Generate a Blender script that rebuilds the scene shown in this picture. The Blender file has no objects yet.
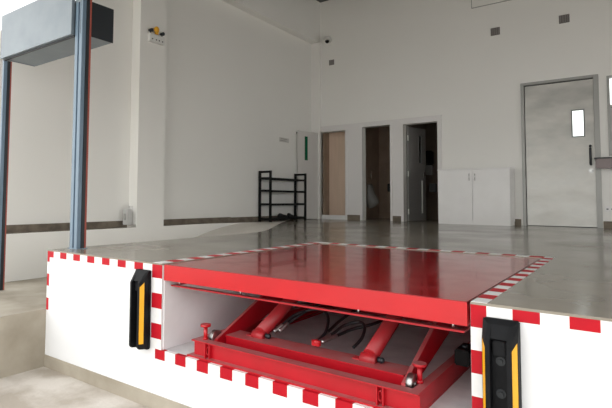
import bpy, bmesh, math, random
from mathutils import Vector, Matrix
random.seed(4)
SC = bpy.context.scene
COL = SC.collection

# ---------------------------------------------------------------- materials
MATS = {}
def mat(name, col, rough=.5, metal=0., col2=None, nscale=4., lo=.4, hi=.6, bump=0., bscale=30., coat=0., emit=None,
        rough2=None, spec=.5, scale3=(1, 1, 1), detail=6.):
    if name in MATS: return MATS[name]
    m = bpy.data.materials.new(name); m.use_nodes = True
    nt = m.node_tree; b = nt.nodes['Principled BSDF']
    b.inputs['Base Color'].default_value = (*col, 1); b.inputs['Roughness'].default_value = rough
    b.inputs['Metallic'].default_value = metal; b.inputs['Coat Weight'].default_value = coat
    b.inputs['Specular IOR Level'].default_value = spec
    if emit:
        b.inputs['Emission Color'].default_value = (*emit[0], 1); b.inputs['Emission Strength'].default_value = emit[1]
    tc = nt.nodes.new('ShaderNodeTexCoord'); mp = nt.nodes.new('ShaderNodeMapping')
    mp.inputs['Scale'].default_value = scale3
    nt.links.new(tc.outputs['Object'], mp.inputs['Vector'])
    n = nt.nodes.new('ShaderNodeTexNoise'); n.inputs['Scale'].default_value = nscale; n.inputs['Detail'].default_value = detail
    nt.links.new(mp.outputs['Vector'], n.inputs['Vector'])
    if col2:
        r = nt.nodes.new('ShaderNodeValToRGB'); r.color_ramp.elements[0].position = lo; r.color_ramp.elements[1].position = hi
        r.color_ramp.elements[0].color = (*col, 1); r.color_ramp.elements[1].color = (*col2, 1)
        nt.links.new(n.outputs['Fac'], r.inputs['Fac']); nt.links.new(r.outputs['Color'], b.inputs['Base Color'])
    if rough2 is not None:
        q = nt.nodes.new('ShaderNodeMapRange'); q.inputs['From Min'].default_value = lo; q.inputs['From Max'].default_value = hi
        q.inputs['To Min'].default_value = rough; q.inputs['To Max'].default_value = rough2
        nt.links.new(n.outputs['Fac'], q.inputs['Value']); nt.links.new(q.outputs['Result'], b.inputs['Roughness'])
    if bump:
        n2 = nt.nodes.new('ShaderNodeTexNoise'); n2.inputs['Scale'].default_value = bscale; n2.inputs['Detail'].default_value = 4
        nt.links.new(mp.outputs['Vector'], n2.inputs['Vector'])
        bp = nt.nodes.new('ShaderNodeBump'); bp.inputs['Strength'].default_value = bump; bp.inputs['Distance'].default_value = .01
        nt.links.new(n2.outputs['Fac'], bp.inputs['Height']); nt.links.new(bp.outputs['Normal'], b.inputs['Normal'])
    MATS[name] = m
    return m

def dusty(m, dust, amount=.75):
    """dust lies on faces that look up (real dirt on the steel)"""
    nt = m.node_tree; b = nt.nodes['Principled BSDF']
    g = nt.nodes.new('ShaderNodeNewGeometry'); s = nt.nodes.new('ShaderNodeSeparateXYZ')
    nt.links.new(g.outputs['Normal'], s.inputs['Vector'])
    n = nt.nodes.new('ShaderNodeTexNoise'); n.inputs['Scale'].default_value = 9; n.inputs['Detail'].default_value = 5
    tc = nt.nodes.new('ShaderNodeTexCoord'); nt.links.new(tc.outputs['Object'], n.inputs['Vector'])
    mr = nt.nodes.new('ShaderNodeMapRange'); mr.inputs['From Min'].default_value = .3; mr.inputs['From Max'].default_value = .7
    mr.inputs['To Min'].default_value = amount * .5; mr.inputs['To Max'].default_value = amount
    nt.links.new(n.outputs['Fac'], mr.inputs['Value'])
    u = nt.nodes.new('ShaderNodeMapRange'); u.inputs['From Min'].default_value = .6; u.inputs['From Max'].default_value = .95
    nt.links.new(s.outputs['Z'], u.inputs['Value'])
    mu = nt.nodes.new('ShaderNodeMath'); mu.operation = 'MULTIPLY'
    nt.links.new(mr.outputs['Result'], mu.inputs[0]); nt.links.new(u.outputs['Result'], mu.inputs[1])
    mx = nt.nodes.new('ShaderNodeMix'); mx.data_type = 'RGBA'
    src = b.inputs['Base Color'].links
    if src: nt.links.new(src[0].from_socket, mx.inputs['A'])
    else: mx.inputs['A'].default_value = b.inputs['Base Color'].default_value
    mx.inputs['B'].default_value = (*dust, 1)
    nt.links.new(mu.outputs[0], mx.inputs['Factor']); nt.links.new(mx.outputs['Result'], b.inputs['Base Color'])
    return m

M_wall = mat('white_wall_paint', (.84, .83, .79), .55, col2=(.825, .815, .775), nscale=.6, bump=.06, bscale=14)
M_dock = mat('fresh_white_paint', (.80, .81, .82), .45, col2=(.78, .79, .80), nscale=3, bump=.08, bscale=6)
M_ceil = mat('ceiling_paint_darkened', (.13, .13, .125), .8, col2=(.12, .12, .115))  # set dark so the unseen ceiling bounces less light onto upper walls
M_floor = mat('polished_concrete', (.225, .20, .16), .13, col2=(.31, .275, .225), nscale=1.1, lo=.35, hi=.68, rough2=.24, bump=.03, bscale=5, spec=.55)
M_conc = mat('rough_concrete', (.27, .235, .18), .85, col2=(.43, .39, .32), nscale=2.2, lo=.32, hi=.68, bump=.3, bscale=25)
M_ground = mat('pale_dirty_concrete', (.40, .355, .30), .9, col2=(.60, .56, .51), nscale=3, lo=.38, hi=.6, bump=.5, bscale=22)
M_skirt = mat('brown_concrete_skirting', (.13, .105, .08), .8, col2=(.20, .165, .125), nscale=7, bump=.2)
M_ramp = mat('ramp_pale', (.72, .68, .62), .7, col2=(.76, .72, .67), nscale=2)  # one pale tone over the slope and the level strip behind it
M_pit = mat('pit_floor_concrete', (.56, .56, .57), .8, col2=(.68, .68, .68), nscale=4, bump=.3)
M_pitw = mat('pit_wall_paint', (.80, .78, .79), .7, col2=(.74, .72, .73), nscale=3)
M_red = mat('red_enamel', (.52, .0025, .008), .32, col2=(.49, .0025, .008), nscale=6, coat=.3)
M_deck = mat('red_enamel_deck_darkened', (.36, .008, .012), .11, col2=(.40, .012, .015), nscale=6, rough2=.18, coat=.25, bump=.015, bscale=5, spec=.6)  # same red enamel, darkened to put the deck's dark reflections into the colour
M_redd = dusty(mat('red_enamel_dusty', (.46, .003, .012), .38, col2=(.40, .003, .010), nscale=5), (.36, .17, .17), .8)
M_redc = mat('red_cylinder_paint', (.42, .015, .022), .42, col2=(.36, .03, .035), nscale=8)
M_tr = mat('red_hazard_paint', (.46, .002, .012), .55, col2=(.42, .002, .012), nscale=9, spec=.25)
M_tw = mat('white_hazard_paint', (.82, .82, .81), .45, col2=(.74, .74, .73), nscale=9)
M_rub = mat('black_rubber', (.003, .0035, .0045), .6, col2=(.005, .0055, .007), nscale=12, bump=.15, spec=.22)
M_yel = mat('yellow_strip', (.85, .42, .01), .35)
M_blue = mat('blue_grey_steel', (.135, .20, .265), .4, col2=(.15, .215, .28), nscale=5)
M_grey = mat('grey_blue_panel', (.17, .21, .24), .38, col2=(.20, .24, .27), nscale=3)
M_dark = mat('dark_steel', (.012, .016, .02), .45)
M_rust = mat('red_brown_edge', (.33, .075, .05), .5)
M_steel = mat('brushed_steel', (.36, .355, .33), .33, .55, col2=(.56, .55, .51), nscale=1.6, lo=.35, hi=.68, rough2=.5, detail=3, scale3=(1, 1, 2))
M_frame = mat('steel_door_frame', (.36, .36, .34), .45, .3)
M_chrome = mat('chrome', (.8, .8, .8), .15, 1.)
M_white = mat('white_laminate', (.82, .81, .79), .35, col2=(.80, .79, .77))
M_roll = mat('worn_roller_steel', (.50, .50, .49), .35, 1., col2=(.32, .32, .31), nscale=20)
M_offw = mat('off_white_metal', (.72, .72, .69), .5)
M_blk = mat('black_metal', (.004, .004, .004), .6, spec=.25)
M_shoe = mat('black_leather', (.010, .010, .011), .5)
M_leaf = mat('grey_leaf_paint', (.64, .62, .59), .45)
M_leafd = mat('dark_grey_leaf_paint', (.24, .23, .22), .45)
M_tan = mat('tan_panel', (.78, .60, .46), .5, col2=(.74, .57, .43), nscale=3, scale3=(6, 6, .5))
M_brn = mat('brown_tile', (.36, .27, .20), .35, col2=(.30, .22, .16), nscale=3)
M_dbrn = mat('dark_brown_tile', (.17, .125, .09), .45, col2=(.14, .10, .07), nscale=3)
M_green = mat('green_glass', (.015, .12, .06), .12)
M_cer = mat('ceramic_white', (.38, .38, .36), .25)
M_brz = mat('brown_glossy_box', (.10, .075, .07), .18, .3)
M_vent = mat('vent_brown', (.16, .145, .135), .6)
M_orange = mat('amber_plastic', (.75, .38, .02), .35)
M_hose = mat('hose_rubber', (.010, .010, .012), .35)
def glass_mat():
    m = bpy.data.materials.new('clear_glass'); m.use_nodes = True; nt = m.node_tree
    nt.nodes.clear(); o = nt.nodes.new('ShaderNodeOutputMaterial'); t = nt.nodes.new('ShaderNodeBsdfTransparent')
    g = nt.nodes.new('ShaderNodeBsdfGlossy'); g.inputs['Roughness'].default_value = .05
    mx = nt.nodes.new('ShaderNodeMixShader'); mx.inputs[0].default_value = .08; t.inputs[0].default_value = (.93, .97, .96, 1)
    nt.links.new(t.outputs[0], mx.inputs[1]); nt.links.new(g.outputs[0], mx.inputs[2]); nt.links.new(mx.outputs[0], o.inputs[0])
    return m
M_glass = glass_mat()

# ---------------------------------------------------------------- mesh builder
class MB:
    def __init__(s): s.bm = bmesh.new(); s.mi = 0
    def _fin(s, faces):
        for f in faces: f.material_index = s.mi
    def box(s, x0, x1, y0, y1, z0, z1, bev=0., rot=None, piv=None):
        t = bmesh.new(); bmesh.ops.create_cube(t, size=1)
        bmesh.ops.scale(t, vec=(x1 - x0, y1 - y0, z1 - z0), verts=t.verts)
        bmesh.ops.translate(t, vec=((x0 + x1) / 2, (y0 + y1) / 2, (z0 + z1) / 2), verts=t.verts)
        if bev: bmesh.ops.bevel(t, geom=t.edges[:], offset=bev, segments=2, affect='EDGES')
        if rot: bmesh.ops.rotate(t, cent=piv, matrix=rot, verts=t.verts)
        return s._merge(t)
    def _merge(s, t):
        for f in t.faces: f.material_index = s.mi
        me = bpy.data.meshes.new('tmp'); t.to_mesh(me); t.free(); s.bm.from_mesh(me); bpy.data.meshes.remove(me)
        return s
    def prism(s, pts, ax, a, b, bev=0.):
        """2-D outline extruded along axis ax from a to b; pts are the other two coordinates in xyz order"""
        t = bmesh.new(); vs = []
        for q in (a, b):
            vs.append([t.verts.new({'x': (q, p[0], p[1]), 'y': (p[0], q, p[1]), 'z': (p[0], p[1], q)}[ax]) for p in pts])
        n = len(pts)
        t.faces.new(vs[0]); t.faces.new(vs[1][::-1])
        for i in range(n): t.faces.new((vs[0][i], vs[1][i], vs[1][(i + 1) % n], vs[0][(i + 1) % n]))
        bmesh.ops.recalc_face_normals(t, faces=t.faces)
        if bev: bmesh.ops.bevel(t, geom=t.edges[:], offset=bev, segments=2, affect='EDGES')
        return s._merge(t)
    def cyl(s, p, q, r, r2=None, seg=20, bev=0.):
        p = Vector(p); q = Vector(q); d = q - p; t = bmesh.new()
        bmesh.ops.create_cone(t, cap_ends=True, segments=seg, radius1=r, radius2=r if r2 is None else r2, depth=d.length)
        for f in t.faces:
            if len(f.verts) == 4: f.smooth = True
        M = Vector((0, 0, 1)).rotation_difference(d.normalized()).to_matrix().to_4x4(); M.translation = (p + q) / 2
        bmesh.ops.transform(t, matrix=M, verts=t.verts)
        return s._merge(t)
    def ball(s, c, r, sc=(1, 1, 1), seg=16):
        t = bmesh.new(); bmesh.ops.create_uvsphere(t, u_segments=seg, v_segments=seg // 2 + 2, radius=r)
        for f in t.faces: f.smooth = True
        bmesh.ops.scale(t, vec=sc, verts=t.verts); bmesh.ops.translate(t, vec=c, verts=t.verts)
        return s._merge(t)
    def tube(s, pts, r, seg=10, sub=8):
        P = [Vector(p) for p in pts]; out = []
        for i in range(len(P) - 1):
            a = P[max(i - 1, 0)]; b = P[i]; c = P[i + 1]; d = P[min(i + 2, len(P) - 1)]
            for k in range(sub):
                u = k / sub
                out.append(.5 * ((2 * b) + (c - a) * u + (2 * a - 5 * b + 4 * c - d) * u * u + (3 * b - a - 3 * c + d) * u ** 3))
        out.append(P[-1]); t = bmesh.new(); rings = []
        up = Vector((0, 0, 1))
        for i, p in enumerate(out):
            d = (out[min(i + 1, len(out) - 1)] - out[max(i - 1, 0)]).normalized()
            x = d.cross(up)
            if x.length < .1: x = d.cross(Vector((0, 1, 0)))
            x.normalize(); y = d.cross(x)
            rings.append([t.verts.new(p + r * (math.cos(2 * math.pi * k / seg) * x + math.sin(2 * math.pi * k / seg) * y)) for k in range(seg)])
        for a, b in zip(rings, rings[1:]):
            for k in range(seg):
                f = t.faces.new((a[k], a[(k + 1) % seg], b[(k + 1) % seg], b[k])); f.smooth = True
        t.faces.new(rings[0][::-1]); t.faces.new(rings[-1])
        bmesh.ops.recalc_face_normals(t, faces=t.faces)
        return s._merge(t)
    def build(s, name, mats, parent=None, loc=None):
        if not isinstance(mats, (list, tuple)): mats = [mats]
        me = bpy.data.meshes.new(name); s.bm.to_mesh(me); s.bm.free()
        for m in mats: me.materials.append(m)
        o = bpy.data.objects.new(name, me); COL.objects.link(o)
        off = Vector(loc) if loc else (Vector(parent_world(parent)) if parent else None)
        if off is not None:
            me.transform(Matrix.Translation(-off))
            if not parent: o.location = off
        if parent: o.parent = parent
        return o
def parent_world(p):
    v = Vector((0, 0, 0))
    while p: v = v + p.location; p = p.parent
    return v
def tag(o, label=None, cat=None, group=None, kind=None):
    if label: o['label'] = label
    if cat: o['category'] = cat
    if group: o['group'] = group
    if kind: o['kind'] = kind
    return o
def thing(name, loc, label, cat, group=None):
    o = bpy.data.objects.new(name, None); COL.objects.link(o); o.location = loc; o.empty_display_size = .1
    return tag(o, label, cat, group)
def struct(name, mb, m, label=None): return tag(mb.build(name, m), label, kind='structure')

# ---------------------------------------------------------------- key dimensions
YF = 2.43                       # dock face
PX0, PX1, PY1, PZ = -2.775, -.635, 4.66, -.62   # lift pit
XL = -4.338                      # left edge of the dock
YB = 10.53                      # back wall
XC, XR = -6.27, -6.47           # column plane / recessed wall plane
GZ = -1.05                      # yard level
CEIL = 5.45
XRW = 5.0
YFW = .9

# ---------------------------------------------------------------- setting
edge = [(-4.338, 4.66), (-4.345, 5.3), (-4.38, 5.6), (-4.48, 5.9), (-4.66, 6.25), (-4.9, 6.68), (-5.18, 7.15), (-5.48, 7.65), (-5.8, 8.22), (-6.14, 8.85), (-6.47, 9.5)]
outline = [(XRW, PY1), (XRW, 12.6), (XR, 12.6)] + edge[::-1]
f = MB()
f.prism(outline, 'z', -.012, 0)
f.box(XL, PX0, YF, PY1, -.012, 0); f.box(PX1, XRW, YF, PY1, -.012, 0)
struct('floor', f, M_floor, 'grey brown polished concrete dock floor')
w = MB()
w.prism(outline, 'z', GZ, -.012)
w.box(XL, PX0, YF, PY1, GZ, -.012); w.box(PX1, XRW, YF, PY1, GZ, -.012)
w.box(PX0, PX1, YF, PY1, GZ, PZ - .02)
struct('wall_dock', w, M_dock, 'white painted loading dock face')
struct('floor_pit', MB().box(PX0, PX1, YF + .004, PY1, PZ - .02, PZ), M_pit, 'grey concrete floor of the lift pit')
p = MB()
p.box(PX0, PX0 + .006, YF + .02, PY1, PZ, -.012); p.box(PX1 - .006, PX1, YF + .02, PY1, PZ, -.012); p.box(PX0, PX1, PY1 - .006, PY1, PZ, -.012)
struct('wall_pit', p, M_pitw, 'grey white painted sides of the lift pit')
struct('baseboard_dock', MB().box(XL - .002, XRW, YF - .006, YF, GZ, -.942), M_conc, 'bare concrete band under the white dock face')
g = MB(); g.box(-14, 14, -10, YF - .006, GZ - .2, GZ)
struct('ground', g, M_ground, 'pale dusty concrete yard in front of the dock')
# side block and ramp left of the dock
b = MB()
b.prism([(-9, -.60), (XL, -.535), (XL, GZ), (-9, GZ)], 'y', -3., 2.43)
b.prism([(-9, -.60), (XL, -.545), (XL, -.9), (-9, -.9)], 'y', 2.43, 3.9)
struct('wall_ramp', b, M_conc, 'raw stained concrete block beside the dock')
# ramp surface grid
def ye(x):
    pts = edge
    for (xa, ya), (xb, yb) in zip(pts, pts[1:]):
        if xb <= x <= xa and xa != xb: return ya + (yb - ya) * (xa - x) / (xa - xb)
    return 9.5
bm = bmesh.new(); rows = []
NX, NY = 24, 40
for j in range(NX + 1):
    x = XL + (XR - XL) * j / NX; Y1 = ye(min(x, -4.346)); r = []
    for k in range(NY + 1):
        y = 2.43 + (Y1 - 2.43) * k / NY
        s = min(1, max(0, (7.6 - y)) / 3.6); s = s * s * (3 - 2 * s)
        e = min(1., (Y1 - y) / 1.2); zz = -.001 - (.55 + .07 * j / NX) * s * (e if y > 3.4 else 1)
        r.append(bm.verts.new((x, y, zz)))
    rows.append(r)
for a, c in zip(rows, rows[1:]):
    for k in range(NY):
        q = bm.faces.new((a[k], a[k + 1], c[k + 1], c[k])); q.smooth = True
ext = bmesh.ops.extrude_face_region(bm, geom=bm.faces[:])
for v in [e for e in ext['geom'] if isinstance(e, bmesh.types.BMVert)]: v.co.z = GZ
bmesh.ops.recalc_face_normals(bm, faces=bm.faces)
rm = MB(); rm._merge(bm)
struct('ramp', rm, M_ramp, 'pale ramp beside the left wall, level at its far end')

# left wall
w = MB()
w.box(XR - .2, XR, 4.1, YB + .15, GZ, CEIL)
w.box(XR - .2, XR, 2.9, 4.1, GZ, 2.62)
w.prism([(2.9, -1), (9.45, -1), (9.45, -.002), (8.2, -.002), (6.6, .025), (2.9, .025)], 'x', XR, XC)
w.box(XR, XC, 4.95, 5.50, .025, 4.40)
w.box(XR, XC, 2.9, YB, 4.40, CEIL)
w.box(XR, XC + .04, 10.44, YB, 0, 4.40)
struct('wall_left', w, M_wall, 'white side wall with a square column and a deep beam')
s = MB()
s.box(XR, XR + .012, 2.9, 4.95, 0, .125); s.box(XR, XR + .012, 5.5, 7.4, 0, .12); s.box(XR, XR + .012, 7.4, YB - .1, 0, .11)
s.box(XR + .012, XC - .004, 2.9, 4.95, .02, .029); s.prism([(5.5, .02), (6.6, .02), (8.2, -.01), (8.2, .0), (6.6, .029), (5.5, .029)], 'x', XR + .012, XC - .004)
struct('baseboard_left', s, M_skirt, 'brown bare concrete strip at the foot of the left wall')

# back wall with its openings
D1 = (-6.30, -5.555, 2.14); D2 = (-5.11, -4.425, 2.175); D3 = (-4.115, -3.36, 2.155); D4 = (-1.75, -.54, 2.75); W1 = (-.37, .75, 1.27, 2.70)
w = MB()
y0, y1 = YB, YB + .15
def col(xa, xb): w.box(xa, xb, y0, y1, 0, CEIL)
col(XR, D1[0]); w.box(D1[0], D1[1], y0, y1, D1[2], CEIL); col(D1[1], D2[0]); w.box(D2[0], D2[1], y0, y1, D2[2], CEIL); col(D2[1], D3[0])
w.box(D3[0], D3[1], y0, y1, D3[2], CEIL); col(D3[1], D4[0]); w.box(D4[0], D4[1], y0, y1, D4[2], CEIL); col(D4[1], W1[0])
w.box(W1[0], W1[1], y0, y1, W1[3], CEIL); w.box(W1[0], W1[1], y0, y1, 0, W1[2]); col(W1[1], XRW)
struct('wall_back', w, M_wall, 'tall off white back wall')
t = MB(); ya = YB - .03; TZ = 2.27
t.box(XC + .04, D1[0] - .03, ya, YB, 0, TZ); t.box(D1[0] - .03, D1[1] + .03, ya, YB, D1[2], TZ)
t.box(D1[1] + .03, D2[0] - .03, ya, YB, 0, TZ); t.box(D2[0] - .03, D2[1] + .02, ya, YB, D2[2], TZ)
t.box(D2[1] + .02, D3[0] - .03, ya, YB, 0, TZ); t.box(D3[0] - .03, D3[1], ya, YB, D3[2], TZ); t.box(D3[1], -3.28, ya, YB, 0, TZ); t.box(XC + .04, -3.27, ya - .012, YB, TZ, TZ + .015)
for D in (D1, D2, D3):
    t.box(D[0] - .06, D[0], ya - .012, YB + .02, 0, D[2] + .05); t.box(D[1], D[1] + .05, ya - .012, YB + .02, 0, D[2] + .05); t.box(D[0], D[1], ya - .012, YB + .02, D[2], D[2] + .05)
struct('trim_1', t, mat('trim_white', (.74, .72, .70), .45), 'white surround around the three washroom doorways')
s = MB()
s.box(D1[1] + .052, D2[0] - .062, ya - .008, ya, 0, .12); s.box(D2[1] + .052, D3[0] - .062, ya - .008, ya, 0, .12)
s.box(-3.28, D4[0] - .04, YB - .012, YB, 0, .12); s.box(D4[1] + .06, XRW, YB - .012, YB, 0, .12)
struct('baseboard_back', s, M_skirt, 'brown skirting along the back wall')
struct('baseboard_cubicle', MB().box(D1[0] + .001, D1[1] - .001, YB + .0, YB + .12, 0.001, .10), M_white, 'white raised threshold of the tan cubicle')
# cubicles
r = MB(); r.box(D1[0] - .02, D1[1] + .1, YB + .42, YB + .46, 0, 2.5); struct('wall_cubicle', r, M_tan, 'tan board panel filling the first doorway')
r = MB(); r.box(D1[0] + .02, D1[0] + .05, YB + .15, YB + .42, 0, 2.5); struct('wall_cubicle_side', r, M_brn)
r = MB(); r.box(-5.50, -5.46, YB + .15, 12.4, 0, 2.5); r.box(-5.5, -4.28, 12.2, 12.3, 0, 2.5); r.box(-4.30, -4.26, YB + .15, 12.4, 0, 2.5)
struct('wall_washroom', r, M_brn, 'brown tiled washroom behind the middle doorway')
r = MB(); r.box(-4.26, -4.22, YB + .15, 12.4, 0, 2.5); r.box(-4.3, -2.9, 12.2, 12.3, 0, 2.5); r.box(-3.04, -3.0, YB + .15, 12.4, 0, 2.5)
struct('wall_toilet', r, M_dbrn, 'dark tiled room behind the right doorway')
struct('wall_closer', MB().box(XR - .2, -2.9, 12.5, 12.6, 0, 2.5).box(XR - .2, XR, YB + .15, 12.5, 0, 2.5).box(-2.95, -2.9, YB + .15, 12.5, 0, 2.5), M_dbrn)  # unseen outer walls added to stop daylight leaking into the cubicles
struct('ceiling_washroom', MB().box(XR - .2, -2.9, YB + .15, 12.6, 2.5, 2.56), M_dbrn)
# other enclosure
struct('wall_right', MB().box(XRW, XRW + .2, 9.9, 12.6, GZ, CEIL).box(XRW, XRW + .2, YFW, 9.9, GZ, 0).box(XRW, XRW + .2, YFW, 9.9, 2.3, CEIL).box(XRW, XRW + .2, YFW, 3.0, 0, 2.3), M_wall)  # unseen side opening added to brighten the interior with daylight
struct('wall_front', MB().box(-3.6, XRW + .2, YFW - .2, YFW, 2.25, CEIL + .2).box(-7.2, -3.6, YFW - .2, YFW, 3.2, CEIL + .2), M_wall)  # unseen lintel, lowered to keep daylight off the upper walls
struct('ceiling', MB().box(XR - .2, XRW + .2, YFW, YB + .15, CEIL, CEIL + .15), M_ceil, 'ceiling slab, darkened to hold down bounced light')

# hazard stripes
def stripes(name, segs, label):
    """segs: list of (box, is_red)"""
    m = MB()
    for bx, red in segs:
        m.mi = 0 if red else 1; m.box(*bx)
    return struct(name, m, [M_tr, M_tw], label)
e = .0015
seg = []; N = 14; L = (-2.885 - XL) / N
for i in range(N): seg.append(((XL + i * L, XL + (i + 1) * L, YF - e, YF, -.066, -.012), i % 2 == 0))
for i in range(6): seg.append(((XL, XL + .035, YF - e - .0003, YF - .0001, -.108 * (i + 1), -.066 if i == 0 else -.108 * i), i % 2 == 0))
stripes('trim_2', seg[:19], 'red and white hazard stripe along the left dock edge')
seg = [((-2.885, PX0, YF - e, YF, max(-.109 * (i + 1), PZ + .002), -.012 if i == 0 else -.109 * i), i % 2 == 0) for i in range(6)]
stripes('trim_3', seg, 'upright hazard stripe left of the lift')
seg = [((PX1, PX1 + .07, YF - e, YF, -.061, -.012), True)]
seg += [((PX1, PX1 + .10, YF - e, YF, -.105 * (i + 1) - .01, -.061 if i == 0 else -.105 * i - .01), i % 2 == 0) for i in range(9)]
xs = [-.565 + .1085 * i for i in range(30)]
seg += [((xs[i], xs[i + 1], YF - e - .0003, YF - .0001, -.063, -.012), i % 2 == 1) for i in range(29)]
stripes('trim_4', seg, 'hazard stripe right of the lift and along the right dock edge')
seg = []; xs = -2.838; i = 0
while xs < PX1 - .001:
    x2 = min(xs + .1062, PX1); seg.append(((xs, x2, YF - e, YF + .03, PZ - .068, PZ + e), i % 2 == 0)); xs = x2; i += 1
stripes('trim_5', seg, 'hazard stripe along the front sill of the lift pit')
seg = []; n = 21; L = (PY1 + .1 - YF) / n
for i in range(n):
    seg.append(((PX0 - .105, PX0 - .004, YF + i * L, YF + (i + 1) * L, 0, e), i % 2 == 1))
    seg.append(((PX1 + .004, PX1 + .072, YF + i * L, YF + (i + 1) * L, 0, e), i % 2 == 1))
n = 20; L = (PX1 - PX0) / n
for i in range(n): seg.append(((PX0 + i * L, PX0 + (i + 1) * L, PY1 + .004, PY1 + .1, 0, e), i % 2 == 1))
stripes('trim_6', seg, 'red and white hazard stripe on the floor round the lift')

# ---------------------------------------------------------------- lift table
lift = thing('scissor_lift_table', (-1.705, 3.5, PZ), 'glossy red scissor lift table sunk in the dock pit', 'lift table')
a, bb, c, d = PX0 + .01, PX1 - .018, YF + .012, PY1 - .03
m = MB(); m.box(a, bb, c, d, -.02, -.006, bev=.003)
m.build('deck_plate', M_deck, lift)
m = MB()
for X0, X1, Y0, Y1 in ((a, bb, c - .004, c + .012), (a, bb, d - .012, d), (a, a + .012, c + .012, d - .012), (bb - .012, bb, c + .012, d - .012)): m.box(X0, X1, Y0, Y1, -.119, -.010)
m.build('deck_skirt', M_red, lift)
m = MB()
m.box(a + .01, bb - .03, c + .055, c + .085, -.168, -.158)
m.box(a + .01, a + .03, c + .085, d - .1, -.168, -.158); m.box(bb - .05, bb - .03, c + .085, d - .1, -.168, -.158)
sb = m.build('safety_bar', M_redd, lift)
for X in (-2.68, -2.1, -1.25, -.74): MB().cyl((X, c + .07, -.158), (X, c + .07, -.118), .006, seg=8).build('bolt', M_chrome, sb)
# under-deck joists
m = MB()
for X in (-2.45, -.98): m.box(X - .03, X + .03, 2.75, 4.5, -.15, -.022)
m.box(-2.42, -1.01, 3.45, 3.55, -.15, -.022)
m.build('deck_joist', M_redd, lift)
# base frame
bf = MB(); FX0, FX1, FY0, FY1, FT = -2.505, -.905, 2.468, 4.5, -.503
bf.box(FX0, FX1, FY0 + .03, FY0 + .036, PZ + .008, FT - .006); bf.box(FX0, FX1, FY0 - .0, FY0 + .07, FT - .008, FT); bf.box(FX0 - .03, FX1 + .0, FY0 - .012, FY0 + .07, PZ, PZ + .012)
bf.box(FX0, FX1, FY1 - .06, FY1, PZ, FT)
for X0, X1 in ((FX0, FX0 + .05), (FX1 - .05, FX1)):
    bf.box(X0, X1, FY0 + .07, FY1 - .06, FT - .008, FT); bf.box(X0, X1, FY0 + .07, FY1 - .06, PZ, PZ + .01)
    xm = X0 + .004 if X0 < -2 else X1 - .010
    bf.box(xm, xm + .006, FY0 + .03, FY1 - .06, PZ + .01, FT - .008)
frame = bf.build('base_frame', M_redd, lift)
for X in (-2.36, -1.11):
    m = MB(); m.box(X - .02, X - .012, FY0 - .002, FY0 + .03, PZ + .012, FT - .008); m.box(X + .012, X + .020, FY0 + .006, FY0 + .03, PZ + .012, FT - .008)
    pts = [(X + .011 * math.cos(u), FY0 + .012, -.56 + .026 * math.sin(u)) for u in [2 * math.pi * k / 12 for k in range(13)]]
    m.tube(pts, .0035, seg=6, sub=2); m.build('lifting_eye', M_redd, frame)
# cross beam at the foot of the arms
m = MB(); m.box(-2.36, -1.05, 2.655, 2.82, -.500, -.490); m.box(-2.36, -1.05, 2.662, 2.672, -.585, -.500); m.box(-2.36, -1.05, 2.655, 2.72, -.595, -.585); m.box(-2.36, -1.05, 2.80, 2.81, -.585, -.500)
m.build('cross_beam', M_redd, lift)
def arm(X, ya, za, yb, zb, h, th):
    dy, dz = yb - ya, zb - za; l = math.hypot(dy, dz); nx, nz = -dz / l * h / 2, dy / l * h / 2; ux, uz = dy / l * h * .35, dz / l * h * .35
    P = [(ya + nx, za + nz), (ya - ux * .6 + nx * .5, za - uz * .6 + nz * .7), (ya - ux * .5 + nx * .2, za - uz * .5 - nz * .1), (ya + ux * 1.2, za + uz * 1.2 - nz * .15), (ya + ux * 5 - nx, za + uz * 5 - nz), (yb - nx, zb - nz), (yb + ux, zb + uz), (yb + nx, zb + nz)]
    m = MB(); m.prism(P, 'x', X - th / 2, X + th / 2, bev=.003)
    return m.build('scissor_arm', M_redd, lift)
for X, sgn in ((-2.385, -1), (-1.025, 1)):
    m = MB(); m.prism([(2.60, -.555), (2.575, -.53), (2.59, -.505), (3.40, -.165), (3.48, -.15), (4.2, -.13), (4.24, -.19), (4.2, -.25), (3.37, -.396), (2.74, -.55)], 'x', X - .013, X + .013, bev=.002)
    A = m.build('scissor_arm', M_redd, lift)
    m = MB(); m.cyl((X + sgn * .018, 2.62, -.508), (X + sgn * .052, 2.62, -.508), .052, seg=28); m.cyl((X + sgn * .052, 2.62, -.508), (X + sgn * .058, 2.62, -.508), .016); m.build('roller', M_roll, A)
    arm(X - sgn * .05, 4.25, -.50, 3.42, -.22, .10, .03)
m = MB(); m.cyl((-2.37, 3.42, -.25), (-1.04, 3.42, -.25), .022); m.build('pivot_shaft', M_redd, lift)
# hydraulic cylinders
for X in (-2.135, -1.305):
    m = MB(); m.cyl((X, 2.775, -.462), (X + .02, 3.38, -.17), .047, seg=32); m.cyl((X - .05, 2.762, -.478), (X + .05, 2.762, -.478), .034, seg=24)
    m.box(X - .10, X - .056, 2.74, 2.79, -.49, -.482)
    cy = m.build('hydraulic_cylinder', M_redc, lift)
    m = MB(); m.cyl((X + .056, 2.762, -.47), (X + .078, 2.762, -.47), .016, seg=12); m.ball((X + .08, 2.762, -.47), .017); m.build('pivot_pin', M_dark, cy)
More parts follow.
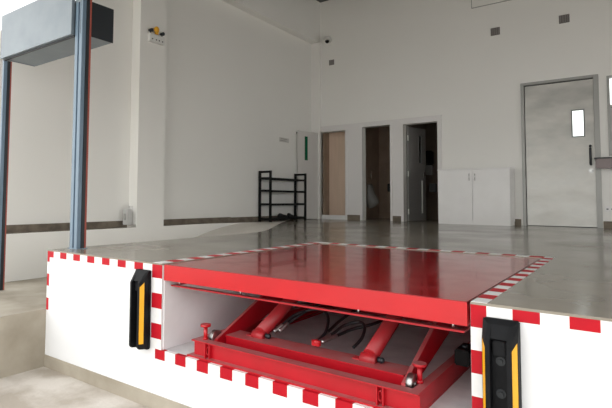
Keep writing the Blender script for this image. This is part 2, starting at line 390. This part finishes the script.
# fitting and hoses
m = MB(); m.box(-1.72, -1.66, 2.775, 2.80, -.475, -.455, bev=.003); m.cyl((-1.69, 2.787, -.475), (-1.69, 2.787, -.435), .012); m.cyl((-1.72, 2.787, -.448), (-1.66, 2.787, -.448), .010); m.build('hose_tee', M_red, lift)
H1 = [(-2.06, 2.83, -.455), (-2.03, 2.9, -.41), (-1.98, 3.0, -.35), (-1.86, 3.08, -.315), (-1.74, 3.02, -.33), (-1.68, 2.9, -.40), (-1.69, 2.81, -.45)]
H2 = [(-1.68, 2.80, -.455), (-1.64, 2.9, -.42), (-1.60, 3.0, -.375), (-1.52, 3.06, -.35), (-1.45, 3.0, -.36), (-1.43, 2.92, -.41), (-1.45, 2.84, -.455)]
H3 = [(-1.70, 2.80, -.455), (-1.68, 2.93, -.41), (-1.66, 3.06, -.36), (-1.62, 3.2, -.31), (-1.60, 3.4, -.27), (-1.62, 3.7, -.26)]
H4 = [(-1.66, 2.80, -.45), (-1.60, 2.92, -.42), (-1.54, 3.02, -.39), (-1.44, 3.1, -.36), (-1.38, 3.25, -.33), (-1.36, 3.4, -.3)]
H5 = [(-2.03, 2.85, -.45), (-2.00, 2.93, -.40), (-1.93, 3.05, -.33), (-1.90, 3.2, -.29), (-2.0, 3.4, -.26)]
for P in (H1, H2, H3, H4, H5):
    hz = MB().tube(P, .0105).build('hydraulic_hose', M_hose, lift)
    m = MB(); v = (Vector(P[1]) - Vector(P[0])) * .9; m.tube([Vector(P[0]), Vector(P[0]) + v * .5, Vector(P[0]) + v], .0135, sub=3); m.build('hose_coupling', M_roll, hz)
# levelling screws
for X, Y, k in ((-2.43, 2.53, 0), (-.955, 2.64, 1)):
    m = MB(); m.cyl((X, Y, FT - .01), (X, Y, -.415), .014); m.cyl((X, Y, -.415), (X, Y, -.40), .036, seg=24); m.cyl((X, Y, FT - .0), (X, Y, FT + .012), .02, seg=6)
    m.build('levelling_screw', M_red if k == 0 else M_redd, lift)
# power unit in the pit
m = MB(); m.box(-.898, -.815, 3.06, 3.24, -.508, -.415, bev=.008); pu = m.build('valve_box', M_blk, lift)
MB().cyl((-.85, 3.12, -.415), (-.85, 3.12, -.395), .018).build('cap', M_dark, pu)
MB().box(-.815, -.809, 3.09, 3.2, -.49, -.44).build('cover_plate', M_dark, pu)

# ---------------------------------------------------------------- dock bumpers
def bumper(cx, label):
    T = thing('dock_bumper', (cx, YF, -.64), label, 'dock bumper', 'rubber dock bumpers')
    zt, zb = -.058, -.63; hw = .074
    m = MB()
    # back plate and two raised ribs with a bolt channel between
    m.box(cx - hw, cx + hw, YF - .03, YF - .002, zb, zt, bev=.006); m.box(cx - .034, cx + .034, YF - .048, YF - .03, zb + .01, zt - .02)
    for sg in (-1, 1):
        xs = sorted([cx + sg * .034, cx + sg * hw])
        P = [(YF - .03, zt), (YF - .03, zb), (YF - .085, zb + .01), (YF - .098, zb + .025), (YF - .098, zt - .085), (YF - .05, zt - .02)]
        # chamfered rib, its outer shoulder cut back
        t = bmesh.new(); rings = []
        for (xx, k) in ((cx + sg * .034, 1.), (cx + sg * .052, 1.), (cx + sg * .074, .45), (cx + sg * hw, .25)):
            rings.append([t.verts.new((xx, (YF - .03) + (y - (YF - .03)) * k, z)) for y, z in P])
        for A, B in zip(rings, rings[1:]):
            for i in range(len(P)): t.faces.new((A[i], B[i], B[(i + 1) % len(P)], A[(i + 1) % len(P)]))
        t.faces.new(rings[0]); t.faces.new(rings[-1][::-1]); bmesh.ops.recalc_face_normals(t, faces=t.faces); m._merge(t)
    m.prism([(YF - .03, zt), (YF - .03, zt - .10), (YF - .045, zt - .10), (YF - .085, zt - .075), (YF - .05, zt - .02)], 'x', cx - .034, cx + .034)
    m.box(cx - .026, cx + .026, YF - .075, YF - .03, zt - .15, zt - .085, bev=.004)
    body = m.build('rubber_body', M_rub, T)
    for sg in (-1, 1):
        # yellow strip lies on the sloped outer shoulder
        m = MB(); z0, z1 = zb + .05, zt - .095
        xa, xb = cx + sg * .0545, cx + sg * .071
        def ysh(x): u = (abs(x - cx) - .052) / .022; return (YF - .03) - .068 * (1 - .55 * u)
        t = bmesh.new()
        top = z1; vs = []
        for off in (.0012, -.004):
            vs.append([t.verts.new((xa, ysh(xa) - off, z0)), t.verts.new((xb, ysh(xb) - off, z0)), t.verts.new((xb, ysh(xb) - off, top + .012)), t.verts.new((xa, ysh(xa) - off, top - .02))])
        t.faces.new(vs[0]); t.faces.new(vs[1][::-1])
        for i in range(4): t.faces.new((vs[0][i], vs[1][i], vs[1][(i + 1) % 4], vs[0][(i + 1) % 4]))
        bmesh.ops.recalc_face_normals(t, faces=t.faces); m._merge(t); m.build('yellow_strip', M_yel, T)
    for zz in (-.235, -.375, -.515):
        m = MB(); m.cyl((cx, YF - .048, zz), (cx, YF - .051, zz), .020, seg=24); m.cyl((cx, YF - .051, zz), (cx, YF - .058, zz), .011, seg=6); m.build('anchor_bolt', M_dark, T)
    return T
bumper(-2.962, 'black rubber dock bumper with yellow strips on the dock face left of the lift')
bumper(-.499, 'black rubber dock bumper with yellow strips on the dock face right of the lift')

# ---------------------------------------------------------------- shutter portal
P = thing('shutter_frame', (-4.27, 2.7, 0), 'blue grey steel shutter portal with a header box at the dock corner', 'shutter frame')
m = MB(); m.box(-4.303, -4.252, 2.62, 2.66, 0, 2.9, bev=.003); m.box(-4.252, -4.232, 2.635, 2.66, 0, 2.9); m.box(-4.232, -4.180, 2.62, 2.66, 0, 2.9, bev=.003); m.box(-4.315, -4.16, 2.61, 2.72, 0, .006)
po = m.build('post', M_blue, P)
m = MB(); m.box(-4.22, -4.172, 2.66, 2.692, .006, 2.9); m.build('guide_channel', M_dark, po)
m = MB(); m.box(-4.20, -4.170, 2.692, 2.712, .006, 2.9, bev=.003); m.build('edge_strip', M_rust, po)
m = MB(); m.box(-5.77, -5.73, 2.62, 2.66, -.58, 2.05, bev=.003); po = m.build('post', M_blue, P)
m = MB(); m.box(-5.755, -5.722, 2.66, 2.69, -.57, 2.04); m.build('guide_channel', M_dark, po)
m = MB(); m.box(-5.74, -5.72, 2.69, 2.705, -.57, 2.04, bev=.003); m.build('edge_strip', M_rust, po)
m = MB(); m.box(-5.75, -4.31, 2.585, 2.618, 2.05, 2.548, bev=.003); m.box(-5.75, -4.215, 2.62, 2.985, 2.36, 2.39); m.box(-5.75, -5.745, 2.62, 2.985, 2.05, 2.36); m.box(-5.72, -4.215, 2.955, 2.985, 2.05, 2.36)
m.box(-5.72, -4.32, 2.63, 2.955, 2.05, 2.06); m.box(-4.32, -4.215, 2.72, 2.955, 2.05, 2.06)
hb = m.build('header_box', M_grey, P)
m = MB(); m.box(-4.215, -4.208, 2.62, 2.985, 2.045, 2.392); m.build('end_plate_shaded', M_dark, hb)  # dark colour stands in for the shadow on the header's end face
m = MB(); m.box(-5.74, -4.312, 2.615, 2.635, 2.035, 2.05); m.build('bottom_rail', M_dark, hb)

# ---------------------------------------------------------------- shoe rack and shoes
R = thing('shoe_rack', (-6.28, 8.8, 0), 'black metal rack with tall ends standing against the left wall near the corner', 'rack')
X0, X1 = -6.43, -6.15; ys = (8.30, 9.66)
for y in ys:
    m = MB()
    for x in (X0, X1): m.box(x - .02, x + .02, y - .022, y + .022, 0, 1.08)
    for z in (.06, .37, .655, .92, 1.055): m.box(X0 + .02, X1 - .02, y - .022, y + .022, z - .022, z + .022)
    m.build('side_frame', M_blk, R)
for z in (.06, .37, .655, .92):
    m = MB(); m.box(X1 - .02, X1 + .012, ys[0] + .022, ys[1] - .022, z - .028, z + .015); m.box(X0 - .01, X0 + .02, ys[0] + .022, ys[1] - .022, z - .02, z + .015)
    for k in range(5): x = X0 + .05 + k * .042; m.box(x - .012, x + .012, ys[0] + .022, ys[1] - .022, z - .008, z + .01)
    m.build('shelf', M_blk, R)
def shoe(x, y, z, rot, label):
    t = bmesh.new(); prof = []
    secs = [(-.13, .028, .055), (-.10, .038, .085), (-.05, .036, .082), (0, .036, .062), (.05, .044, .05), (.09, .045, .042), (.125, .032, .03), (.14, .012, .018)]
    for (u, wd, ht) in secs:
        prof.append([t.verts.new((u, wd * math.cos(a), max(0, ht * .5 + ht * .5 * math.sin(a)) + .012)) for a in [2 * math.pi * k / 12 for k in range(12)]])
    for A, B in zip(prof, prof[1:]):
        for k in range(12):
            q = t.faces.new((A[k], B[k], B[(k + 1) % 12], A[(k + 1) % 12])); q.smooth = True
    t.faces.new(prof[0]); t.faces.new(prof[-1][::-1]); bmesh.ops.recalc_face_normals(t, faces=t.faces)
    e = thing('shoe', (x, y, z), label, 'shoe', 'black shoes on the rack')
    e.rotation_euler.z = rot
    me = bpy.data.meshes.new('upper'); t.to_mesh(me); t.free(); me.materials.append(M_shoe)
    o = bpy.data.objects.new('upper', me); COL.objects.link(o); o.parent = e
    m = MB(); m.box(-.13, .14, -.042, .042, 0, .014, bev=.006)
    me = bpy.data.meshes.new('sole'); m.bm.to_mesh(me); m.bm.free(); me.materials.append(M_blk)
    o = bpy.data.objects.new('sole', me); COL.objects.link(o); o.parent = e
shoe(-6.27, 8.92, .0755, math.radians(78), 'black shoe on the bottom shelf of the rack, nearer its left end')
shoe(-6.27, 9.22, .0755, math.radians(100), 'black shoe on the bottom shelf of the rack, nearer its right end')

# ---------------------------------------------------------------- doors
def slab_with_hole(m, L, T, Hh, hx0, hx1, hz0, hz1, z0=.01):
    m.box(0, hx0, 0, T, z0, Hh); m.box(hx1, L, 0, T, z0, Hh); m.box(hx0, hx1, 0, T, z0, hz0); m.box(hx0, hx1, 0, T, hz1, Hh)
def place(o, loc, rz): o.location = loc; o.rotation_euler.z = rz; return o
def local(mb, name, mats, parent):
    me = bpy.data.meshes.new(name); mb.bm.to_mesh(me); mb.bm.free()
    for q in (mats if isinstance(mats, (list, tuple)) else [mats]): me.materials.append(q)
    o = bpy.data.objects.new(name, me); COL.objects.link(o); o.parent = parent; return o
# open leaf folded out towards the left wall
d1 = bpy.data.objects.new('door_1', None); COL.objects.link(d1)
place(d1, (D1[0] - .01, YB - .05, 0), math.radians(-100)); tag(d1, 'pale open door leaf with a green slot window, folded towards the left wall', kind='structure')
m = MB(); slab_with_hole(m, .74, .04, 2.12, .40, .52, 1.42, 2.0); local(m, 'leaf', M_leaf, d1)
m = MB(); m.box(.40, .52, .012, .028, 1.42, 2.0); local(m, 'pane', M_green, d1)
m = MB(); m.box(.70, .735, -.05, 0, 2.05, 2.09); m.cyl((.715, -.05, 2.07), (.715, -.09, 2.07), .02); local(m, 'door_stop', M_blk, d1)
m = MB()
for z in (.25, 1.05, 1.85): m.cyl((0, -.008, z - .05), (0, -.008, z + .05), .01)
local(m, 'hinge', M_chrome, d1)
# right washroom leaf, opened inwards
d2 = bpy.data.objects.new('door_2', None); COL.objects.link(d2)
place(d2, (D3[0] + .06, YB + .10, 0), math.radians(77)); tag(d2, 'grey door leaf with a dark slot window, ajar inwards in the right doorway', kind='structure')
m = MB(); slab_with_hole(m, .70, .04, 2.12, .42, .54, 1.32, 1.95); local(m, 'leaf', M_leafd, d2)
m = MB(); m.box(.42, .54, .012, .028, 1.32, 1.95); local(m, 'pane', mat('dark_glass', (.01, .012, .012), .1), d2)
m = MB(); m.box(.54, .548, -.006, 0, 1.30, 1.97); m.box(.412, .42, -.006, 0, 1.30, 1.97); local(m, 'window_bead', M_chrome, d2)
m = MB(); m.box(.60, .64, -.01, 0, .98, 1.12); m.cyl((.62, -.01, 1.05), (.62, -.055, 1.05), .01); m.cyl((.63, -.05, 1.05), (.52, -.05, 1.05), .010); local(m, 'lever_handle', M_chrome, d2)
m = MB(); m.box(.52, .545, -.018, 0, .18, .92); local(m, 'pull_plate', M_offw, d2)
m = MB()
for z in (.22, 1.06, 1.86): m.cyl((-.012, -.006, z - .06), (-.012, -.006, z + .06), .013)
local(m, 'hinge', M_offw, d2)
# steel door
d3 = bpy.data.objects.new('door_3', None); COL.objects.link(d3); d3.location = (0, 0, 0)
tag(d3, 'tall closed brushed steel door with a small window', kind='structure')
m = MB(); m.box(D4[0], D4[0] + .055, YB - .02, YB + .12, 0, D4[2]); m.box(D4[1] - .03, D4[1] + .05, YB - .02, YB + .12, 0, D4[2]); m.box(D4[0] + .055, D4[1] - .03, YB - .02, YB + .12, D4[2] - .05, D4[2])
m.build('door_frame', M_frame, d3)
m = MB(); m.box(D4[0] + .055, D4[0] + .09, YB + .062, YB + .09, 0, 2.70); m.box(D4[1] - .05, D4[1] - .03, YB + .066, YB + .09, 0, 2.70); m.box(D4[0] + .09, D4[1] - .05, YB + .066, YB + .09, 2.66, 2.70); m.box(D4[0] + .09, D4[1] - .05, YB + .066, YB + .09, 0, .03)
m.build('gap_strip', M_dark, d3)  # dark strips added behind the leaf so its gaps don't show sky
lx0, lx1 = D4[0] + .068, D4[1] - .034
m = MB(); hx0, hx1, hz0, hz1 = -.905, -.735, 1.66, 2.13
for bx in ((lx0, hx0, .01, 2.68), (hx1, lx1, .01, 2.68), (hx0, hx1, .01, hz0), (hx0, hx1, hz1, 2.68)): m.box(bx[0], bx[1], YB + .01, YB + .06, bx[2], bx[3])
lf = m.build('leaf', M_steel, d3)
m = MB()
for bx in ((hx0 - .02, hx0, hz0 - .02, hz1 + .02), (hx1, hx1 + .02, hz0 - .02, hz1 + .02), (hx0, hx1, hz0 - .02, hz0), (hx0, hx1, hz1, hz1 + .02)): m.box(bx[0], bx[1], YB + .002, YB + .065, bx[2], bx[3])
m.build('window_bead', mat('bead_grey', (.20, .21, .20), .5), lf)
MB().box(hx0, hx1, YB + .03, YB + .036, hz0, hz1).build('pane', M_glass, lf)
m = MB(); X = -.64; m.tube([(X, YB + .01, 1.47), (X, YB - .05, 1.46), (X, YB - .06, 1.40), (X, YB - .06, 1.20), (X, YB - .05, 1.14), (X, YB + .01, 1.13)], .019, sub=4); m.build('pull_handle', M_dark, lf)
m = MB(); m.cyl((X, YB + .01, 1.02), (X, YB - .006, 1.02), .04, seg=24); m.cyl((X, YB - .006, 1.02), (X, YB - .05, 1.02), .022); m.build('lock_knob', M_roll, lf)
# window at the right edge
wn = bpy.data.objects.new('window_1', None); COL.objects.link(wn); tag(wn, 'bright window at the right edge of the back wall', kind='structure')
m = MB(); a0, a1, z0, z1 = W1
m.box(a0, a0 + .04, YB - .01, YB + .1, z0, z1); m.box(a1 - .04, a1, YB - .01, YB + .1, z0, z1); m.box(a0 + .04, a1 - .04, YB - .01, YB + .1, z1 - .04, z1); m.box(a0 + .04, a1 - .04, YB - .01, YB + .1, z0, z0 + .04); m.box(a0 + .04, a1 - .04, YB, YB + .09, 2.13, 2.18)
m.build('window_frame', M_frame, wn)
MB().box(a0 + .04, a1 - .04, YB + .05, YB + .056, 2.18, z1 - .04).build('pane', M_glass, wn)
MB().box(a0 + .04, a1 - .04, YB + .05, YB + .056, z0 + .04, 2.13).build('blind', mat('blind_grey', (.55, .53, .53), .6), wn)

# ---------------------------------------------------------------- cabinet
K = thing('cabinet', (-2.565, 10.3, 0), 'low white two door cabinet against the back wall left of the steel door', 'cabinet')
m = MB(); m.box(-3.235, -1.90, 10.12, 10.50, 0, .07); m.box(-3.24, -1.895, 10.12, 10.515, .07, 1.08); m.box(-3.245, -1.888, 10.095, 10.516, 1.08, 1.10)
m.build('body', M_white, K)
for q, (xa, xb) in enumerate(((-3.235, -2.572), (-2.564, -1.90))):
    m = MB(); m.box(xa, xb, 10.10, 10.118, .08, 1.072, bev=.002); dr = m.build('door', M_white, K)
    xh = xb - .05 if q == 0 else xa + .05
    m = MB(); m.cyl((xh, 10.08, .86), (xh, 10.08, 1.0), .006); m.cyl((xh, 10.08, .87), (xh, 10.10, .87), .005); m.cyl((xh, 10.08, .99), (xh, 10.10, .99), .005); m.build('handle', M_chrome, dr)

# ---------------------------------------------------------------- wall fittings
def vent(x, z, label, s=.085):
    T = thing('wall_vent', (x, YB, z), label, 'vent', 'small square wall vents')
    m = MB(); m.box(x - s, x + s, YB - .012, YB, z - s * .9, z + s * .9); m.build('back_plate', M_vent, T)
    for k in range(4):
        xx = x - s * .7 + k * s * .467; m = MB(); m.box(xx - .008, xx + .008, YB - .02, YB - .012, z - s * .75, z + s * .75); m.build('slat', mat('vent_slat', (.24, .22, .21), .5), T)
vent(-5.94, 3.86, 'small brown square vent high on the back wall under the dome camera', .07)
vent(-2.185, 3.875, 'small brown square vent high on the back wall above the cabinet')
vent(-.99, 3.87, 'small brown square vent high on the back wall above the steel door')
T = thing('dome_camera', (-6.0, YB, 4.4), 'white dome security camera high on the back wall by the corner', 'security camera')
m = MB(); m.cyl((-6.0, YB, 4.42), (-6.0, YB - .05, 4.42), .06); m.cyl((-6.0, YB - .12, 4.48), (-6.0, YB - .12, 4.39), .07, .10); m.box(-6.03, -5.97, YB - .12, YB - .03, 4.40, 4.46); m.build('bracket', M_offw, T)
m = MB(); m.ball((-6.0, YB - .12, 4.375), .052); m.build('lens_dome', M_blk, T)
T = thing('access_panel', (-2.1, YB, 4.45), 'flat rectangular access panel high on the back wall at the top edge', 'panel')
m = MB(); m.box(-2.62, -1.58, YB - .024, YB - .004, 4.46, 4.95, bev=.004); m.build('cover', M_wall, T)
m = MB(); m.box(-2.635, -1.565, YB - .012, YB, 4.445, 4.46); m.box(-2.635, -2.62, YB - .012, YB, 4.46, 4.95); m.box(-1.58, -1.565, YB - .012, YB, 4.46, 4.95); m.build('rim', M_frame, T)
T = thing('emergency_light', (XC, 5.24, 3.1), 'white twin head emergency light with an amber lamp high on the column', 'emergency light')
m = MB(); m.box(XC, XC + .07, 5.09, 5.40, 3.02, 3.15, bev=.006); m.build('battery_box', M_offw, T)
for y, mm in ((5.12, M_dark), (5.36, M_dark)):
    m = MB(); m.cyl((XC + .04, y, 3.15), (XC + .04, y, 3.18), .012); m.cyl((XC + .01, y, 3.205), (XC + .08, y, 3.195), .022, .030); m.build('lamp_head', mm, T)
m = MB(); m.ball((XC + .05, 5.24, 3.235), .045, (1, 1, 1.25)); m.cyl((XC + .05, 5.24, 3.15), (XC + .05, 5.24, 3.2), .03); m.build('amber_lamp', M_orange, T)
for y in (5.14, 5.22, 5.28, 5.35): MB().cyl((XC + .07, y, 3.06), (XC + .076, y, 3.06), .011, seg=10).build('indicator', M_dark, T)
T = thing('junction_box', (-6.37, 4.9, .08), 'small pale metal box on a bracket at the foot of the column', 'box')
m = MB(); m.box(-6.42, -6.30, 4.80, 4.88, .07, .31, bev=.006); m.build('housing', mat('box_grey', (.52, .52, .50), .5), T)
m = MB(); m.box(-6.42, -6.28, 4.78, 4.948, .029, .07); m.box(-6.38, -6.36, 4.88, 4.948, .07, .36); m.build('bracket', M_chrome, T)
m = MB(); m.box(-6.385, -6.335, 4.792, 4.80, .14, .24); m.build('socket_face', M_frame, T)
T = thing('wall_sign', (XR, 9.29, 1.84), 'small faint two line marking on the left wall above the rack', 'sign')
m = MB(); m.box(XR, XR + .004, 9.06, 9.44, 1.79, 1.89); m.build('plate', mat('sign_plate', (.60, .585, .55), .5), T)
m = MB(); m.box(XR + .004, XR + .006, 9.12, 9.36, 1.855, 1.868); m.box(XR + .004, XR + .006, 9.10, 9.34, 1.815, 1.828); m.build('ink_line', mat('sign_ink', (.30, .29, .27), .5), T)
T = thing('wall_socket', (-.38, YB, .34), 'small white double socket low on the wall right of the steel door', 'socket')
m = MB(); m.box(-.46, -.30, YB - .012, YB, .29, .39, bev=.003); m.build('face_plate', M_white, T)
for x in (-.43, -.36): MB().box(x, x + .03, YB - .015, YB - .012, .325, .345).build('socket_slot', M_dark, T)
T = thing('wall_box', (-.3, 10.45, 1.1), 'glossy brown box on a shelf on the wall right of the steel door', 'box')
m = MB(); m.box(-.56, .12, 10.29, 10.49, 1.04, 1.215, bev=.02); m.build('housing', M_brz, T)
m = MB(); m.box(-.58, .14, 10.28, 10.518, 1.215, 1.235); m.build('shelf', M_dark, T)
# washroom fittings
T = thing('urinal', (-5.459, 11.6, .3), 'white wall urinal in the dim washroom behind the middle doorway', 'urinal')
t = bmesh.new(); rings = []
for z, wd, dp in ((.26, .04, .06), (.32, .12, .18), (.42, .15, .26), (.52, .15, .22), (.70, .13, .12), (.84, .11, .09), (.88, .09, .06)):
    rings.append([t.verts.new((-5.459 + dp * math.sin(a), 11.6 + wd * math.cos(a), z)) for a in [math.pi * k / 12 for k in range(13)]])
for A, B in zip(rings, rings[1:]):
    for k in range(12): q = t.faces.new((A[k], A[k + 1], B[k + 1], B[k])); q.smooth = True
    t.faces.new((A[0], B[0], B[12], A[12]))
t.faces.new(rings[0]); t.faces.new(rings[-1][::-1]); bmesh.ops.recalc_face_normals(t, faces=t.faces)
m = MB(); m._merge(t); m.build('bowl', M_cer, T)
m = MB(); m.cyl((-5.41, 11.6, 1.0), (-5.41, 11.6, 1.2), .02); m.build('flush_pipe', M_chrome, T)
T = thing('lock_case', (-4.45, YB + .2, .75), 'small black wall box at the right jamb of the middle doorway', 'box', 'small black boxes at the washroom jambs')
m = MB(); m.box(-4.56, -4.43, YB + .11, YB + .149, .66, .85, bev=.01); m.build('housing', M_blk, T)
T = thing('lock_case', (-3.5, YB + .2, .75), 'small black wall box at the right jamb of the doorway with the open leaf', 'box', 'small black boxes at the washroom jambs')
m = MB(); m.box(-3.60, -3.45, YB + .13, YB + .18, .65, .84, bev=.01); m.build('housing', M_blk, T)
T = thing('towel_dispenser', (-4.1, 12.1, 1.4), 'black topped paper towel dispenser in the dark room behind the open leaf', 'dispenser')
k = 12.1 / 11.4
m = MB(); m.box(-4.19, -3.99, 12.05, 12.198, 1.34, 1.70, bev=.03); m.build('cover', M_blk, T)
m = MB(); m.box(-4.17, -4.01, 12.06, 12.198, 1.10, 1.34, bev=.02); m.build('paper_tray', M_cer, T)

# ---------------------------------------------------------------- light
wd = bpy.data.worlds.new('World'); SC.world = wd; wd.use_nodes = True
bg = wd.node_tree.nodes['Background']; bg.inputs['Color'].default_value = (1.0, .998, .985, 1); bg.inputs['Strength'].default_value = .85
sun = bpy.data.lights.new('sun', 'SUN'); sun.energy = .0; sun.angle = math.radians(30)

# ---------------------------------------------------------------- camera
yaw, pit, rol = math.radians(36.83), math.radians(3.081), math.radians(-.316); F, CX, CY = 491.815, 268.019, 173.071
r0 = Vector((math.cos(yaw), math.sin(yaw), 0)); f0 = Vector((-math.sin(yaw), math.cos(yaw), 0)); u0 = Vector((0, 0, 1))
f2 = f0 * math.cos(pit) + u0 * math.sin(pit); u2 = -f0 * math.sin(pit) + u0 * math.cos(pit)
r3 = r0 * math.cos(rol) - u2 * math.sin(rol); u3 = r0 * math.sin(rol) + u2 * math.cos(rol)
cd = bpy.data.cameras.new('camera'); cam = bpy.data.objects.new('camera', cd); COL.objects.link(cam)
mw = Matrix((r3, u3, -f2)).transposed().to_4x4(); mw.translation = (0, 0, .47); cam.matrix_world = mw
cd.sensor_width = 36; cd.lens = 36 * F / 612; cd.shift_x = (306 - CX) / 612; cd.shift_y = (CY - 204) / 612; cd.clip_start = .05
SC.camera = cam
vs = SC.view_settings; vs.view_transform = 'Standard'; vs.look = 'None'; vs.gamma = 1; vs.use_curve_mapping = False; vs.exposure = 1.68
bpy.data.lights.remove(sun)
